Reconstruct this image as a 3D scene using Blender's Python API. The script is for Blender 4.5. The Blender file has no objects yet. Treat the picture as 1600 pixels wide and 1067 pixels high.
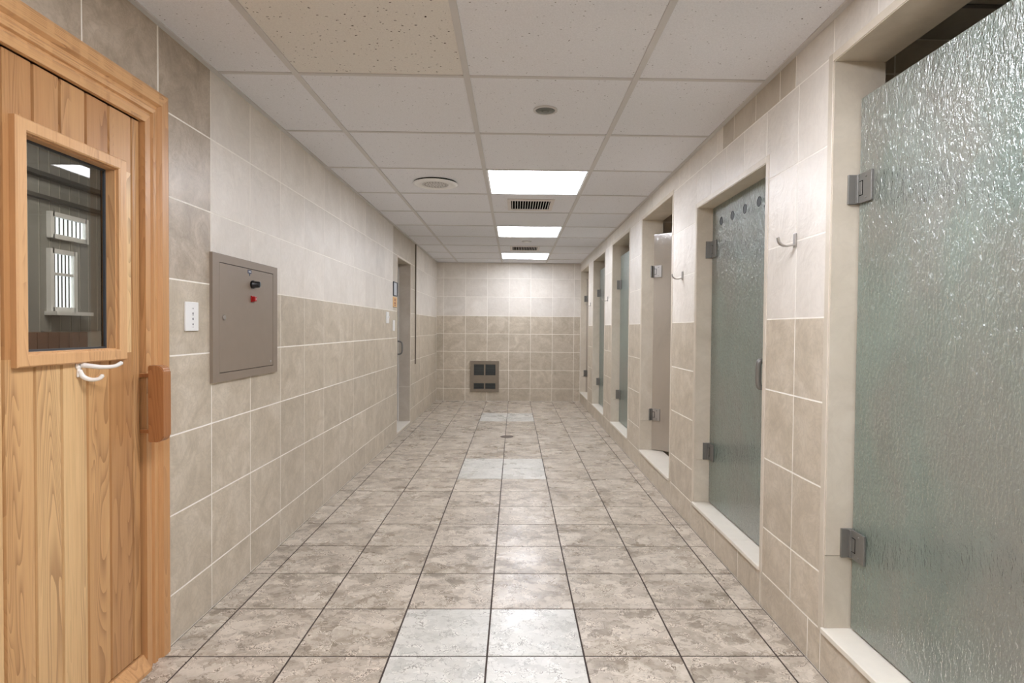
import bpy, bmesh, math, random
from mathutils import Vector, Matrix
random.seed(7)
S = bpy.context.scene
COL = S.collection
R = math.radians

# ------------------------------------------------------------------ camera
CAMH = 1.25
def look_matrix(yaw, pitch, roll):
    cy, sy = math.cos(yaw), math.sin(yaw); cp, sp = math.cos(pitch), math.sin(pitch); cr, sr = math.cos(roll), math.sin(roll)
    A = Matrix(((1,0,0),(0,0,-1),(0,1,0)))
    Y = Matrix(((cy,0,-sy),(0,1,0),(sy,0,cy)))
    P = Matrix(((1,0,0),(0,cp,-sp),(0,sp,cp)))
    Q = Matrix(((cr,-sr,0),(sr,cr,0),(0,0,1)))
    return Q @ P @ Y @ A
M3 = look_matrix(0.01694, 0.02122, 0.00877).transposed() @ Matrix(((1,0,0),(0,-1,0),(0,0,-1)))
cam = bpy.data.objects.new('camera', bpy.data.cameras.new('camera'))
COL.objects.link(cam)
cam.matrix_world = Matrix.Translation((0, 0, CAMH)) @ M3.to_4x4()
cam.data.sensor_width = 36
cam.data.lens = 904.1 * 36 / 1600
cam.data.shift_x = -18.93 / 1600
cam.data.shift_y = -1.4 / 1600
cam.data.clip_start = 0.02
S.camera = cam

# ------------------------------------------------------------------ world, exposure
w = bpy.data.worlds.new('world'); S.world = w; w.use_nodes = True
w.node_tree.nodes['Background'].inputs[0].default_value = (0.75, 0.82, 0.9, 1)
w.node_tree.nodes['Background'].inputs[1].default_value = 0.6
S.view_settings.view_transform = 'Standard'; S.view_settings.look = 'None'
S.view_settings.gamma = 1; S.view_settings.exposure = 1.04
S.view_settings.use_curve_mapping = False
S.cycles.max_bounces = 16; S.cycles.diffuse_bounces = 8; S.cycles.transmission_bounces = 12; S.cycles.glossy_bounces = 6
PANEL_STRENGTH = 11.0

# ------------------------------------------------------------------ dimensions (metres)
XL, XR, H, YB = -1.329, 1.128, 2.363, 9.90
Y0, T = 2.1805, 0.371                # floor grid origin and pitch
X0 = -0.094
YN = -3.0                            # wall behind the camera
CX, CY, CT = -0.2204, 2.5895, 0.7503 # ceiling grid

# ------------------------------------------------------------------ material helpers
def srgb(r, g, b):
    f = lambda c: (c/255)/12.92 if c/255 <= .04045 else (((c/255)+.055)/1.055)**2.4
    return (f(r), f(g), f(b), 1)
class NT:
    def __init__(s, name):
        s.m = bpy.data.materials.new(name); s.m.use_nodes = True
        s.t = s.m.node_tree; s.n = s.t.nodes
        s.b = s.n['Principled BSDF']; s.out = s.n['Material Output']
    def new(s, ty, **kw):
        n = s.n.new(ty)
        for k, v in kw.items(): setattr(n, k, v)
        return n
    def link(s, a, b): s.t.links.new(a, b)
    def setin(s, sock, v):
        if isinstance(v, bpy.types.NodeSocket): s.link(v, sock)
        else: sock.default_value = v
    def math(s, op, a, b=0.0, c=0.0, clamp=False):
        n = s.new('ShaderNodeMath', operation=op, use_clamp=clamp)
        s.setin(n.inputs[0], a); s.setin(n.inputs[1], b); s.setin(n.inputs[2], c); return n.outputs[0]
    def noise(s, vec, scale, detail=4, rough=.55, dist=0, out=0):
        n = s.new('ShaderNodeTexNoise'); s.link(vec, n.inputs['Vector'])
        n.inputs['Scale'].default_value = scale; n.inputs['Detail'].default_value = detail
        n.inputs['Roughness'].default_value = rough; n.inputs['Distortion'].default_value = dist
        return n.outputs[out]
    def voro(s, vec, scale, out=0):
        n = s.new('ShaderNodeTexVoronoi'); s.link(vec, n.inputs['Vector']); n.inputs['Scale'].default_value = scale
        return n.outputs[out]
    def ramp(s, fac, stops, interp='LINEAR'):
        n = s.new('ShaderNodeValToRGB'); s.link(fac, n.inputs[0]); cr = n.color_ramp; cr.interpolation = interp
        while len(cr.elements) < len(stops): cr.elements.new(.5)
        for e, (p, c) in zip(cr.elements, stops): e.position = p; e.color = c if len(c) == 4 else (*c, 1)
        return n.outputs[0]
    def mix(s, fac, a, b, mode='MIX'):
        n = s.new('ShaderNodeMix', data_type='RGBA', blend_type=mode)
        s.setin(n.inputs[0], fac); s.setin(n.inputs[6], a); s.setin(n.inputs[7], b); return n.outputs[2]
    def vscale(s, vec, sc):
        n = s.new('ShaderNodeVectorMath', operation='MULTIPLY'); s.link(vec, n.inputs[0]); n.inputs[1].default_value = sc; return n.outputs[0]
    def vadd(s, a, b):
        n = s.new('ShaderNodeVectorMath', operation='ADD'); s.link(a, n.inputs[0]); s.link(b, n.inputs[1]); return n.outputs[0]
    def pos(s): return s.new('ShaderNodeNewGeometry')
    def islandvec(s, k=(13.1, 7.7, 9.3)):
        g = s.pos(); c = s.new('ShaderNodeCombineXYZ')
        for i in range(3): s.link(s.math('MULTIPLY', g.outputs['Random Per Island'], k[i]), c.inputs[i])
        return s.vadd(g.outputs['Position'], c.outputs[0]), g.outputs['Random Per Island']
    def bump(s, h, strength, dist=.002, normal=None):
        n = s.new('ShaderNodeBump'); s.link(h, n.inputs['Height']); n.inputs['Strength'].default_value = strength
        n.inputs['Distance'].default_value = dist
        if normal: s.link(normal, n.inputs['Normal'])
        return n.outputs[0]
    def set(s, **kw):
        names = dict(color='Base Color', rough='Roughness', metal='Metallic', normal='Normal', spec='Specular IOR Level',
                     trans='Transmission Weight', coat='Coat Weight', coatr='Coat Roughness', coatn='Coat Normal', ior='IOR')
        for k, v in kw.items(): s.setin(s.b.inputs[names[k]], v)
        return s.m

def plain(name, rgb, rough=.5, metal=0, var=.04, bumpk=.0, spec=.5):
    t = NT(name); g = t.pos(); n = t.noise(g.outputs['Position'], 18, 4)
    c = srgb(*rgb); d = tuple(x*(1-var*2.5) for x in c[:3]) + (1,)
    col = t.ramp(n, [(.3, d), (.7, c)])
    kw = {}
    if bumpk: kw['normal'] = t.bump(t.noise(g.outputs['Position'], 140, 3), bumpk, .001)
    return t.set(color=col, rough=rough, metal=metal, spec=spec, **kw)

def tile_mat(name, lo, mid, hi, rough=.3, relief=.25, scale=5, veink=.22):
    t = NT(name); v, rnd = t.islandvec()
    n = t.noise(v, scale, 6, .6, 1.3)
    col = t.ramp(n, [(.28, srgb(*lo)), (.5, srgb(*mid)), (.7, srgb(*hi))])
    vein = t.noise(v, scale*2.2, 5, .6, 2.5)
    vm = t.math('SUBTRACT', 1.0, t.math('MULTIPLY', t.math('ABSOLUTE', t.math('SUBTRACT', vein, .5)), 14), clamp=True)
    col = t.mix(t.math('MULTIPLY', vm, veink), col, srgb(*[c*.82 for c in lo]))
    br = t.math('ADD', t.math('MULTIPLY', rnd, .10), .95)
    c3 = t.new('ShaderNodeCombineXYZ')
    for i in range(3): t.link(br, c3.inputs[i])
    col = t.mix(1.0, col, c3.outputs[0], 'MULTIPLY')
    b = t.bump(t.noise(v, 9, 4, .55, 1.6), relief, .006)
    return t.set(color=col, rough=rough, normal=b, spec=.5)

M_TAN = tile_mat('tan_wall_tile', (178,166,147), (194,182,163), (208,197,180), .34, .45)
M_CREAM = tile_mat('cream_wall_tile', (214,207,196), (222,215,205), (229,223,214), .40, .7, 3, .10)
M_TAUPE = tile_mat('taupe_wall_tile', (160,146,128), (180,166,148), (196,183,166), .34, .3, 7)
M_TAUPE2 = tile_mat('pale_taupe_wall_tile', (190,178,162), (198,187,172), (206,196,182), .3, .2, 3, .08)
M_STONE = tile_mat('jamb_stone', (196,186,168), (205,195,178), (213,204,188), .4, .1, 3, .08)
M_TRIM = plain('cream_trim', (226,215,202), .35)
M_SILL = plain('sill_cream', (228,221,208), .35, var=.02)
M_GROUT = plain('pale_grout', (248,243,234), .8)
M_FGROUT = plain('dark_floor_grout', (62,50,44), .8)
M_TBAR = plain('ceiling_grid_metal', (204,202,200), .5, var=.01)
M_CTF = plain('vent_frame_paint', (222,216,212), .5)
M_JOINT = plain('brown_joint_filler', (96,84,70), .7)
M_TAUPE3 = tile_mat('doorway_taupe_tile', (178,167,150), (188,177,160), (198,188,172), .32, .2, 3, .08)
M_VOID = plain('painted_dark_gap', (14,14,14), 1, spec=0)  # near-black colour put in for dark openings and gaps
M_LOUV = plain('grille_slats', (92,96,94), .6)
M_REFL = plain('downlight_reflector', (118,120,114), .35, .5)
M_GAP = plain('ceiling_reveal', (120,112,106), .8)
M_CHROME = plain('satin_steel', (186,182,178), .3, .75)
M_DARKM = plain('brushed_grey_metal', (138,136,131), .40, .55)
M_WHITEP = plain('white_plastic', (238,238,236), .3, var=.01)
M_BLACK = plain('black_plastic', (22,22,24), .35)
M_HOLEDARK = plain('painted_hole_dark', (52,58,58), .6)  # dark of the stall interior put into the colour of the hole discs
M_REDP = plain('red_plastic', (170,24,24), .3)
M_BLUE = plain('dark_blue_enamel', (52,60,92), .4)
M_CAB = plain('taupe_painted_steel', (140,126,112), .45, 0, .02, .05)
M_CABGAP = plain('cabinet_gap', (58,50,44), .7)
M_HEAT = plain('heater_taupe_steel', (132,120,104), .5)
M_DARKG = plain('dark_grille', (58,60,58), .6)
M_DRAIN = plain('drain_metal', (92,78,68), .5, .5)
M_RED2 = plain('orange_sign', (222,178,120), .5, var=.02)
M_SIGNM = plain('sign_markings', (160,92,52), .5)
M_SIGNF = plain('sign_dark_frame', (60,66,72), .5)
M_SIGNW = plain('sign_face', (190,196,200), .4)
M_INK = plain('printed_marks', (120,120,122), .5)
M_HOOKW = plain('white_enamel', (236,232,226), .2, var=.005)
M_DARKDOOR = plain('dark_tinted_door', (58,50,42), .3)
M_SAUW = plain('sauna_grey_panelling', (186,182,172), .6)
M_SAUW2 = plain('sauna_board_face', (146,144,138), .6)
M_SAUD = plain('sauna_dark_moulding', (70,68,62), .6)
M_SAUB = plain('sauna_brown_boards', (128,96,78), .6)
M_BACK = plain('rear_wall_paint', (214,204,190), .6)
M_STALLC = plain('stall_ceiling_board', (176,168,156), .8)

def ceiling_tile(name, base, dots, thr):
    t = NT(name); v, rnd = t.islandvec((5.1, 3.3, 0))
    fine = t.noise(v, 160, 3, .7)
    col = t.ramp(fine, [(.3, srgb(*[c*.95 for c in base])), (.65, srgb(*base))])
    # pin holes
    d = t.voro(v, 70); hole = t.math('LESS_THAN', d, thr*.55)
    keep = t.math('GREATER_THAN', t.noise(v, 14, 2), .5)
    # short fissures
    wv = t.vadd(v, t.vscale(t.noise(v, 60, 2, .5, 0, 1), (.02, .02, 0)))
    d2 = t.voro(t.vscale(wv, (1, 1.8, 1)), 38); fis = t.math('LESS_THAN', d2, thr)
    keep2 = t.math('GREATER_THAN', t.noise(v, 22, 2), .52)
    m = t.math('MAXIMUM', t.math('MULTIPLY', hole, keep), t.math('MULTIPLY', fis, keep2))
    col = t.mix(t.math('MULTIPLY', m, dots), col, srgb(70, 60, 52))
    b = t.bump(t.math('SUBTRACT', fine, t.math('MULTIPLY', m, 2.0)), .25, .002)
    return t.set(color=col, rough=.9, normal=b, spec=.1)
M_CT = ceiling_tile('mineral_fibre_tile', (233,234,238), .8, .12)
M_CT2 = ceiling_tile('old_mineral_fibre_tile', (229,226,220), 1.0, .17)

def floor_tile(name, lo, hi, edge):
    t = NT(name); v, rnd = t.islandvec((11.3, 5.9, 0))
    g3 = t.new('ShaderNodeVectorMath', operation='SUBTRACT'); t.link(t.noise(v, 16, 5, .6, 0, 1), g3.inputs[0]); g3.inputs[1].default_value = (.5, .5, .5)
    wv = t.vadd(t.vscale(v, (1, 1.35, 1)), t.vscale(g3.outputs[0], (.22, .22, 0)))
    def plates(scale, off):
        vo = t.new('ShaderNodeVectorMath', operation='ADD'); t.link(wv, vo.inputs[0]); vo.inputs[1].default_value = off
        a1 = t.new('ShaderNodeTexVoronoi', voronoi_dimensions='2D'); a1.inputs['Scale'].default_value = scale; t.link(vo.outputs[0], a1.inputs['Vector'])
        a2 = t.new('ShaderNodeTexVoronoi', voronoi_dimensions='2D', feature='DISTANCE_TO_EDGE'); a2.inputs['Scale'].default_value = scale; t.link(vo.outputs[0], a2.inputs['Vector'])
        sp = t.new('ShaderNodeSeparateColor'); t.link(a1.outputs['Color'], sp.inputs[0])
        return sp.outputs[0], a2.outputs['Distance']
    c1, e1 = plates(9, (0, 0, 0)); c2, e2 = plates(19, (3.3, 1.7, 0))
    cloud = t.noise(v, 13, 5, .65, .3)
    f = t.math('ADD', t.math('MULTIPLY', c1, .30), t.math('ADD', t.math('MULTIPLY', c2, .24), t.math('MULTIPLY', cloud, .55)))
    col = t.ramp(f, [(.32, srgb(*lo)), (.50, srgb(*[(p+q)/2+4 for p, q in zip(lo, hi)])), (.74, srgb(*hi))])
    m1 = t.ramp(t.noise(v, 11, 3), [(.44, (0,0,0)), (.56, (1,1,1))])
    m2 = t.ramp(t.noise(v, 15, 3, .5, .5), [(.46, (0,0,0)), (.56, (1,1,1))])
    l1 = t.math('MULTIPLY', t.math('LESS_THAN', e1, .030), m1); l2 = t.math('MULTIPLY', t.math('LESS_THAN', e2, .045), m2)
    lit_rim = t.math('MULTIPLY', t.math('LESS_THAN', t.math('ABSOLUTE', t.math('SUBTRACT', e1, .060)), .030), m1)  # pale rims paint light catching the relief along plate edges
    col = t.mix(t.math('MULTIPLY', lit_rim, .7), col, srgb(*[min(255, c*1.10) for c in hi]))
    col = t.mix(t.math('MULTIPLY', t.math('MAXIMUM', l1, t.math('MULTIPLY', l2, .75)), .78), col, srgb(*edge))
    hgt = t.math('ADD', t.math('MULTIPLY', c1, .35), t.math('MULTIPLY', c2, .25))
    hgt = t.math('ADD', hgt, t.math('MULTIPLY', cloud, .5))
    b = t.bump(hgt, .7, .008)
    rg = t.ramp(t.noise(v, 3.5, 4), [(.35, (.2, .2, .2)), (.65, (.42, .42, .42))])
    return t.set(color=col, rough=rg, normal=b, spec=.5)
M_FT = floor_tile('slate_relief_floor_tile', (142,130,115), (203,192,177), (104,91,78))
M_FW = floor_tile('white_relief_floor_tile', (184,182,174), (210,207,199), (136,132,124))

def wood(name, a, b, c, dark, axis='z'):
    t = NT(name); v, rnd = t.islandvec((3.7, 9.1, 6.3))
    sc = {'z': (9, 9, .9), 'y': (9, .9, 9)}[axis]
    sv = t.vscale(v, sc)
    base = t.noise(sv, 1.2, 4, .5, .3)
    tone = t.math('ADD', t.math('MULTIPLY', rnd, .68), t.math('MULTIPLY', base, .38))
    col = t.ramp(tone, [(.15, srgb(*a)), (.5, srgb(*b)), (.85, srgb(*c))])
    # cathedral growth rings
    rings = t.noise(sv, .75, 2, .4, .55)
    fr = t.math('FRACT', t.math('MULTIPLY', rings, 30))
    ringm = t.math('MULTIPLY', t.math('POWER', fr, 2.2), t.ramp(t.noise(t.vscale(v, (14, 14, .3)), 1.3, 2), [(.46, (0,0,0)), (.56, (1,1,1))]))
    col = t.mix(t.math('MULTIPLY', ringm, .55), col, srgb(*dark))
    grain = t.noise(t.vscale(v, {'z': (220, 220, 5), 'y': (220, 5, 220)}[axis]), 1, 3, .7)
    col = t.mix(t.math('MULTIPLY', t.math('SUBTRACT', grain, .45, clamp=True), .8), col, srgb(*dark))
    nb = t.bump(grain, .12, .001)
    return t.set(color=col, rough=.36, normal=nb, spec=.45)
M_WOOD = wood('cedar_boards', (178,130,84), (202,158,108), (224,190,140), (120,76,42))
M_WOODH = wood('cedar_rail', (188,138,88), (204,156,106), (214,168,118), (140,92,52), 'y')
M_WOODV = wood('cedar_casing', (188,138,90), (204,156,106), (212,166,116), (140,92,52))
M_WOODF = wood('pale_cedar_frame', (204,158,110), (214,170,122), (220,178,132), (160,112,70))
M_HANDLE = wood('dark_cedar_handle', (160,106,64), (170,116,72), (180,124,78), (122,74,40))
M_WGAP = plain('board_groove', (74,44,24), .8)

def schlick(t, f0, normal=None):
    lw = t.new('ShaderNodeLayerWeight'); lw.inputs['Blend'].default_value = .5
    if normal: t.link(normal, lw.inputs['Normal'])
    return t.math('ADD', t.math('MULTIPLY', t.math('POWER', lw.outputs['Facing'], 4.0), .8), f0, clamp=True)
def rain_glass(name, tint, bmp=1.0, tr=.55, stain=(168,166,156)):
    t = NT(name); g = t.pos(); p = g.outputs['Position']
    sv = t.vscale(p, (1, 1, .42))
    n1 = t.noise(sv, 75, 2, .5, .8); n2 = t.noise(sv, 190, 2, .5, .3)
    big = t.noise(t.vscale(p, (1, 1, .5)), 22, 2, .5)
    drops = t.voro(p, 120)
    h = t.math('ADD', t.math('MULTIPLY', n1, 1.0), t.math('MULTIPLY', n2, .35))
    h = t.math('ADD', h, t.math('MULTIPLY', big, .6))
    h = t.math('SUBTRACT', h, t.math('MULTIPLY', t.math('LESS_THAN', drops, .22), .12))
    nb = t.bump(h, 1.0*bmp, .0095)
    soft = t.noise(t.vscale(p, (1, 1, .5)), 4, 5, .6, .8)
    col = t.ramp(soft, [(.3, srgb(*[c*.86 for c in tint])), (.5, srgb(*[c*.95 for c in tint])), (.7, srgb(*tint))])
    t.n.remove(t.b)
    col = t.mix(t.ramp(t.noise(t.vscale(p, (1, 1, .6)), 2.6, 4, .55, .6), [(.42, (0,0,0)), (.62, (.75,.75,.75))]), col, srgb(*stain))
    di = t.new('ShaderNodeBsdfDiffuse'); t.link(col, di.inputs[0])
    tl = t.new('ShaderNodeBsdfTranslucent'); t.link(t.mix(.5, col, srgb(255, 255, 255)), tl.inputs[0])
    rf = t.new('ShaderNodeBsdfRefraction'); rf.inputs['Color'].default_value = (.86, .93, .90, 1); rf.inputs['Roughness'].default_value = .3; rf.inputs['IOR'].default_value = 1.02
    m1 = t.new('ShaderNodeMixShader'); m1.inputs[0].default_value = .42; t.link(di.outputs[0], m1.inputs[1]); t.link(tl.outputs[0], m1.inputs[2])
    m2 = t.new('ShaderNodeMixShader'); m2.inputs[0].default_value = tr; t.link(m1.outputs[0], m2.inputs[1]); t.link(rf.outputs[0], m2.inputs[2])
    gl = t.new('ShaderNodeBsdfGlossy'); gl.inputs['Roughness'].default_value = .07; t.link(nb, gl.inputs['Normal'])
    m3 = t.new('ShaderNodeMixShader'); t.link(schlick(t, .16, nb), m3.inputs[0]); t.link(m2.outputs[0], m3.inputs[1]); t.link(gl.outputs[0], m3.inputs[2])
    t.link(m3.outputs[0], t.out.inputs[0])
    return t.m
M_GLASS = rain_glass('frosted_rain_glass', (164,183,171), 1.0, .30)
M_GLASS2 = rain_glass('grey_frosted_glass', (204,190,172), .10, .06, (200,186,168))
def clear_glass():
    t = NT('smoked_clear_glass')
    tr = t.new('ShaderNodeBsdfTransparent'); tr.inputs[0].default_value = (.70, .70, .68, 1)
    gl = t.new('ShaderNodeBsdfGlossy'); gl.inputs['Roughness'].default_value = .01
    fr = schlick(t, .04)
    mx = t.new('ShaderNodeMixShader'); t.link(fr, mx.inputs[0]); t.link(tr.outputs[0], mx.inputs[1]); t.link(gl.outputs[0], mx.inputs[2])
    t.link(mx.outputs[0], t.out.inputs[0]); return t.m
M_CLEAR = clear_glass()
def emit(name, rgb, st):
    t = NT(name); t.b.inputs['Emission Color'].default_value = srgb(*rgb); t.b.inputs['Emission Strength'].default_value = st
    return t.set(color=srgb(*rgb), rough=.5)
M_PANELS = {j: emit('lit_diffuser', (243,246,255), PANEL_STRENGTH*f) for j, f in ((-5, 1.25), (-2, 1.35), (2, 1.0), (5, .8), (8, .78))}
M_DAY = emit('daylit_window', (225,235,240), 1.6)
M_SFILL = emit('sauna_fill_glow', (255,250,245), 14)  # glow of the added sauna fill lamp

# ------------------------------------------------------------------ mesh helpers
class MB:
    def __init__(s): s.bm = bmesh.new(); s.mats = []
    def mi(s, m):
        if m not in s.mats: s.mats.append(m)
        return s.mats.index(m)
    def box(s, x0, x1, y0, y1, z0, z1, m, bev=0, rot=None, piv=None):
        r = bmesh.ops.create_cube(s.bm, size=1)
        vs = r['verts']
        for v in vs:
            v.co = Vector(((x0+x1)/2 + v.co.x*(x1-x0), (y0+y1)/2 + v.co.y*(y1-y0), (z0+z1)/2 + v.co.z*(z1-z0)))
        fs = {f for v in vs for f in v.link_faces}
        if bev:
            es = list({e for v in vs for e in v.link_edges})
            rr = bmesh.ops.bevel(s.bm, geom=es, offset=bev, segments=3, affect='EDGES', profile=.5)
            fs = {f for f in fs if f.is_valid} | set(rr['faces'])
            vs = list({v for f in fs for v in f.verts})
        k = s.mi(m)
        for f in fs: f.material_index = k
        if rot is not None: bmesh.ops.rotate(s.bm, verts=vs, cent=piv, matrix=rot)
        return s
    def poly(s, cos, m):
        f = s.bm.faces.new([s.bm.verts.new(c) for c in cos]); f.material_index = s.mi(m); return f
    def prism(s, pts2, axis, a, b, m):
        """extrude a 2-D outline along axis from a to b; pts2 in the two other axes' order"""
        def co(p, q):
            l = list(p); l.insert(axis, q); return l
        A = [s.bm.verts.new(co(p, a)) for p in pts2]; B = [s.bm.verts.new(co(p, b)) for p in pts2]; k = s.mi(m); n = len(A)
        fs = [s.bm.faces.new(A), s.bm.faces.new(B)] + [s.bm.faces.new((A[i], A[(i+1) % n], B[(i+1) % n], B[i])) for i in range(n)]
        for f in fs: f.material_index = k
        return s
    def lathe(s, prof, c, axis, m, seg=32, smooth=True):
        """prof: (radius, height) list; axis 'x','y','z' with sign"""
        k = s.mi(m); rings = []
        for r, h in prof:
            ring = []
            for i in range(seg):
                a = 2*math.pi*i/seg; u, v = r*math.cos(a), r*math.sin(a)
                p = {'z': (u, v, h), 'x': (h, u, v), 'y': (u, h, v)}[axis]
                ring.append(s.bm.verts.new(Vector(c)+Vector(p)))
            rings.append(ring)
        fs = []
        for A, B in zip(rings, rings[1:]):
            for i in range(seg): fs.append(s.bm.faces.new((A[i], A[(i+1) % seg], B[(i+1) % seg], B[i])))
        fs.append(s.bm.faces.new(rings[0])); fs.append(s.bm.faces.new(rings[-1]))
        for f in fs: f.material_index = k; f.smooth = smooth and len(f.verts) == 4
        return s
    def tube(s, pts, rad, m, seg=12, sub=6):
        pts = [Vector(p) for p in pts]
        P = []; RR = []
        rads = rad if isinstance(rad, (list, tuple)) else [rad]*len(pts)
        n = len(pts)
        for i in range(n-1):
            p0, p1, p2, p3 = pts[max(i-1,0)], pts[i], pts[i+1], pts[min(i+2,n-1)]
            for j in range(sub):
                t = j/sub
                P.append(.5*((2*p1)+(p2-p0)*t+(2*p0-5*p1+4*p2-p3)*t*t+(3*p1-p0-3*p2+p3)*t**3)); RR.append(rads[i]*(1-t)+rads[i+1]*t)
        P.append(pts[-1]); RR.append(rads[-1]); k = s.mi(m); rings = []
        up = None
        for i, p in enumerate(P):
            d = (P[min(i+1, len(P)-1)]-P[max(i-1, 0)]).normalized()
            if up is None:
                up = Vector((0,0,1)) if abs(d.z) < .9 else Vector((0,1,0))
            a = d.cross(up).normalized(); b = a.cross(d).normalized(); up = b
            rings.append([s.bm.verts.new(p+(a*math.cos(2*math.pi*q/seg)+b*math.sin(2*math.pi*q/seg))*RR[i]) for q in range(seg)])
        fs = []
        for A, B in zip(rings, rings[1:]):
            for i in range(seg):
                f = s.bm.faces.new((A[i], A[(i+1) % seg], B[(i+1) % seg], B[i])); f.smooth = True; fs.append(f)
        for ring, p, q in ((rings[0], P[0], P[1]), (rings[-1], P[-1], P[-2])):
            c = s.bm.verts.new(p+(p-q).normalized()*RR[0]*.6)
            for i in range(seg):
                f = s.bm.faces.new((ring[i], ring[(i+1) % seg], c)); f.smooth = True; fs.append(f)
        for f in fs: f.material_index = k
        return s
    def build(s, name, parent=None, loc=None, rz=0):
        bmesh.ops.recalc_face_normals(s.bm, faces=s.bm.faces[:])
        me = bpy.data.meshes.new(name); s.bm.to_mesh(me); s.bm.free()
        for m in s.mats: me.materials.append(m)
        o = bpy.data.objects.new(name, me); COL.objects.link(o)
        if parent: o.parent = parent
        if loc: o.location = loc
        o.rotation_euler.z = rz
        return o
def root(name, loc=(0,0,0), rz=0):
    o = bpy.data.objects.new(name, None); COL.objects.link(o); o.location = loc; o.rotation_euler.z = rz; o.empty_display_size = .05; return o
def tag(o, label, cat, group=None):
    o['label'] = label; o['category'] = cat
    if group: o['group'] = group
    return o
def struct(o, label=None):
    o['kind'] = 'structure'
    if label: o['label'] = label
    return o
def dup(r, loc, label):
    c = r.copy(); COL.objects.link(c); c.location = loc; c['label'] = label
    for ch in list(r.children):
        d = ch.copy(); COL.objects.link(d); d.parent = c
        for g in list(ch.children):
            e = g.copy(); COL.objects.link(e); e.parent = d
    return c

def sub_rect(r, o):
    """rect (u0,u1,v0,v1,flags) minus opening o -> list; flags = real edges (L,R,B,T)"""
    u0, u1, v0, v1, fl = r; a0, a1, b0, b1 = o
    if a0 >= u1-1e-6 or a1 <= u0+1e-6 or b0 >= v1-1e-6 or b1 <= v0+1e-6: return [r]
    L, Rr, Bt, Tp = fl; out = []
    cu0, cu1 = max(u0, a0), min(u1, a1)
    if a0 > u0+1e-6: out.append((u0, a0, v0, v1, (L, True, Bt, Tp)))
    if a1 < u1-1e-6: out.append((a1, u1, v0, v1, (True, Rr, Bt, Tp)))
    if b0 > v0+1e-6: out.append((cu0, cu1, v0, b0, (L and cu0 == u0, Rr and cu1 == u1, Bt, True)))
    if b1 < v1-1e-6: out.append((cu0, cu1, b1, v1, (L and cu0 == u0, Rr and cu1 == u1, True, Tp)))
    return out
def tiles(mb, rows, openings, fmat, place, g=.0030, th=.0008, chf=.0006):
    """rows: list of (v0,v1,[u lines]); place(u,v,d) -> xyz, d = height over the grout face"""
    for v0, v1, us in rows:
        for u0, u1 in zip(us, us[1:]):
            if u1-u0 < .004: continue
            rs = [(u0, u1, v0, v1, (True,)*4)]
            for o in openings: rs = [q for r in rs for q in sub_rect(r, o)]
            for a0, a1, b0, b1, fl in rs:
                e = [g if f else 0 for f in fl]; c = [chf if f else 0 for f in fl]
                A0, A1, B0, B1 = a0+e[0], a1-e[1], b0+e[2], b1-e[3]
                if A1-A0 < .006 or B1-B0 < .004: continue
                lo = [mb.bm.verts.new(place(*q, 0)) for q in ((A0, B0), (A1, B0), (A1, B1), (A0, B1))]
                hi = [mb.bm.verts.new(place(*q, th)) for q in ((A0+c[0], B0+c[2]), (A1-c[1], B0+c[2]), (A1-c[1], B1-c[3]), (A0+c[0], B1-c[3]))]
                k = mb.mi(fmat((a0+a1)/2, (b0+b1)/2))
                for f in [hi] + [(lo[i], lo[(i+1) % 4], hi[(i+1) % 4], hi[i]) for i in range(4)]:
                    mb.bm.faces.new(f).material_index = k
def lines(a, b, start, pitch):
    k = math.ceil((a-start)/pitch); out = [a]
    while start+k*pitch < b-.004:
        if start+k*pitch > a+.004: out.append(start+k*pitch)
        k += 1
    return out+[b]

# ------------------------------------------------------------------ FLOOR
fb = MB()
fb.box(XL-.05, XR+.05, YN-.05, YB+.05, -.12, -.0016, M_FGROUT)
xs = lines(XL, XR, X0, T)
def fmat(u, v):
    i = math.floor((u-X0)/T); j = math.floor((v-Y0)/T)
    return M_FW if i in (-1, 0) and (j % 8) in (7, 0) else M_FT
FT_ = .0016
rows = [(a, b, xs) for a, b in zip(lines(YN, YB, Y0, T), lines(YN, YB, Y0, T)[1:])]
tiles(fb, rows, [], fmat, lambda u, v, d: (u, v, -.0016+d), g=.0034, th=.0016)
struct(fb.build('floor'), 'grey-beige cleft slate-look tile floor with pairs of white tiles')

# ------------------------------------------------------------------ CEILING
cb = MB()
cb.box(XL-.2, XR+.2, YN-.1, YB+.1, H+.012, H+.06, M_GAP)
cx = lines(XL, XR, CX, CT); cyy = lines(YN, YB, CY, CT)
LIGHT_ROWS = [-5, -2, 2, 5, 8]
light_cells = [(CX, CX+CT, CY+j*CT, CY+(j+1)*CT) for j in LIGHT_ROWS]
def cmat(u, v):
    i = math.floor((u-CX)/CT); j = math.floor((v-CY)/CT)
    return M_CT2 if (i, j) == (-1, -1) else M_CT
tiles(cb, [(a, b, cx) for a, b in zip(cyy, cyy[1:])], light_cells, cmat, lambda u, v, d: (u, v, H+.012-d), g=.006, th=.011, chf=.0)
for x in cx[1:-1]: cb.box(x-.0135, x+.0135, YN, YB, H-.004, H+.006, M_TBAR)
for y in cyy[1:-1]:
    for a, b in zip(cx, cx[1:]): cb.box(a+.0136, b-.0136, y-.010, y+.010, H-.003, H+.005, M_TBAR)
struct(cb.build('ceiling'), 'suspended ceiling of square mineral fibre tiles in a grey grid')
# wall angles around the ceiling
for nm, (x0, x1, y0, y1) in {'trim_1': (XL, XL+.022, YN, YB), 'trim_2': (XR-.022, XR, YN, YB), 'trim_3': (XL+.022, XR-.022, YB-.022, YB)}.items():
    struct(MB().box(x0, x1, y0, y1, H-.006, H+.004, M_TBAR).build(nm), 'grey metal wall angle along the ceiling edge')

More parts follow.
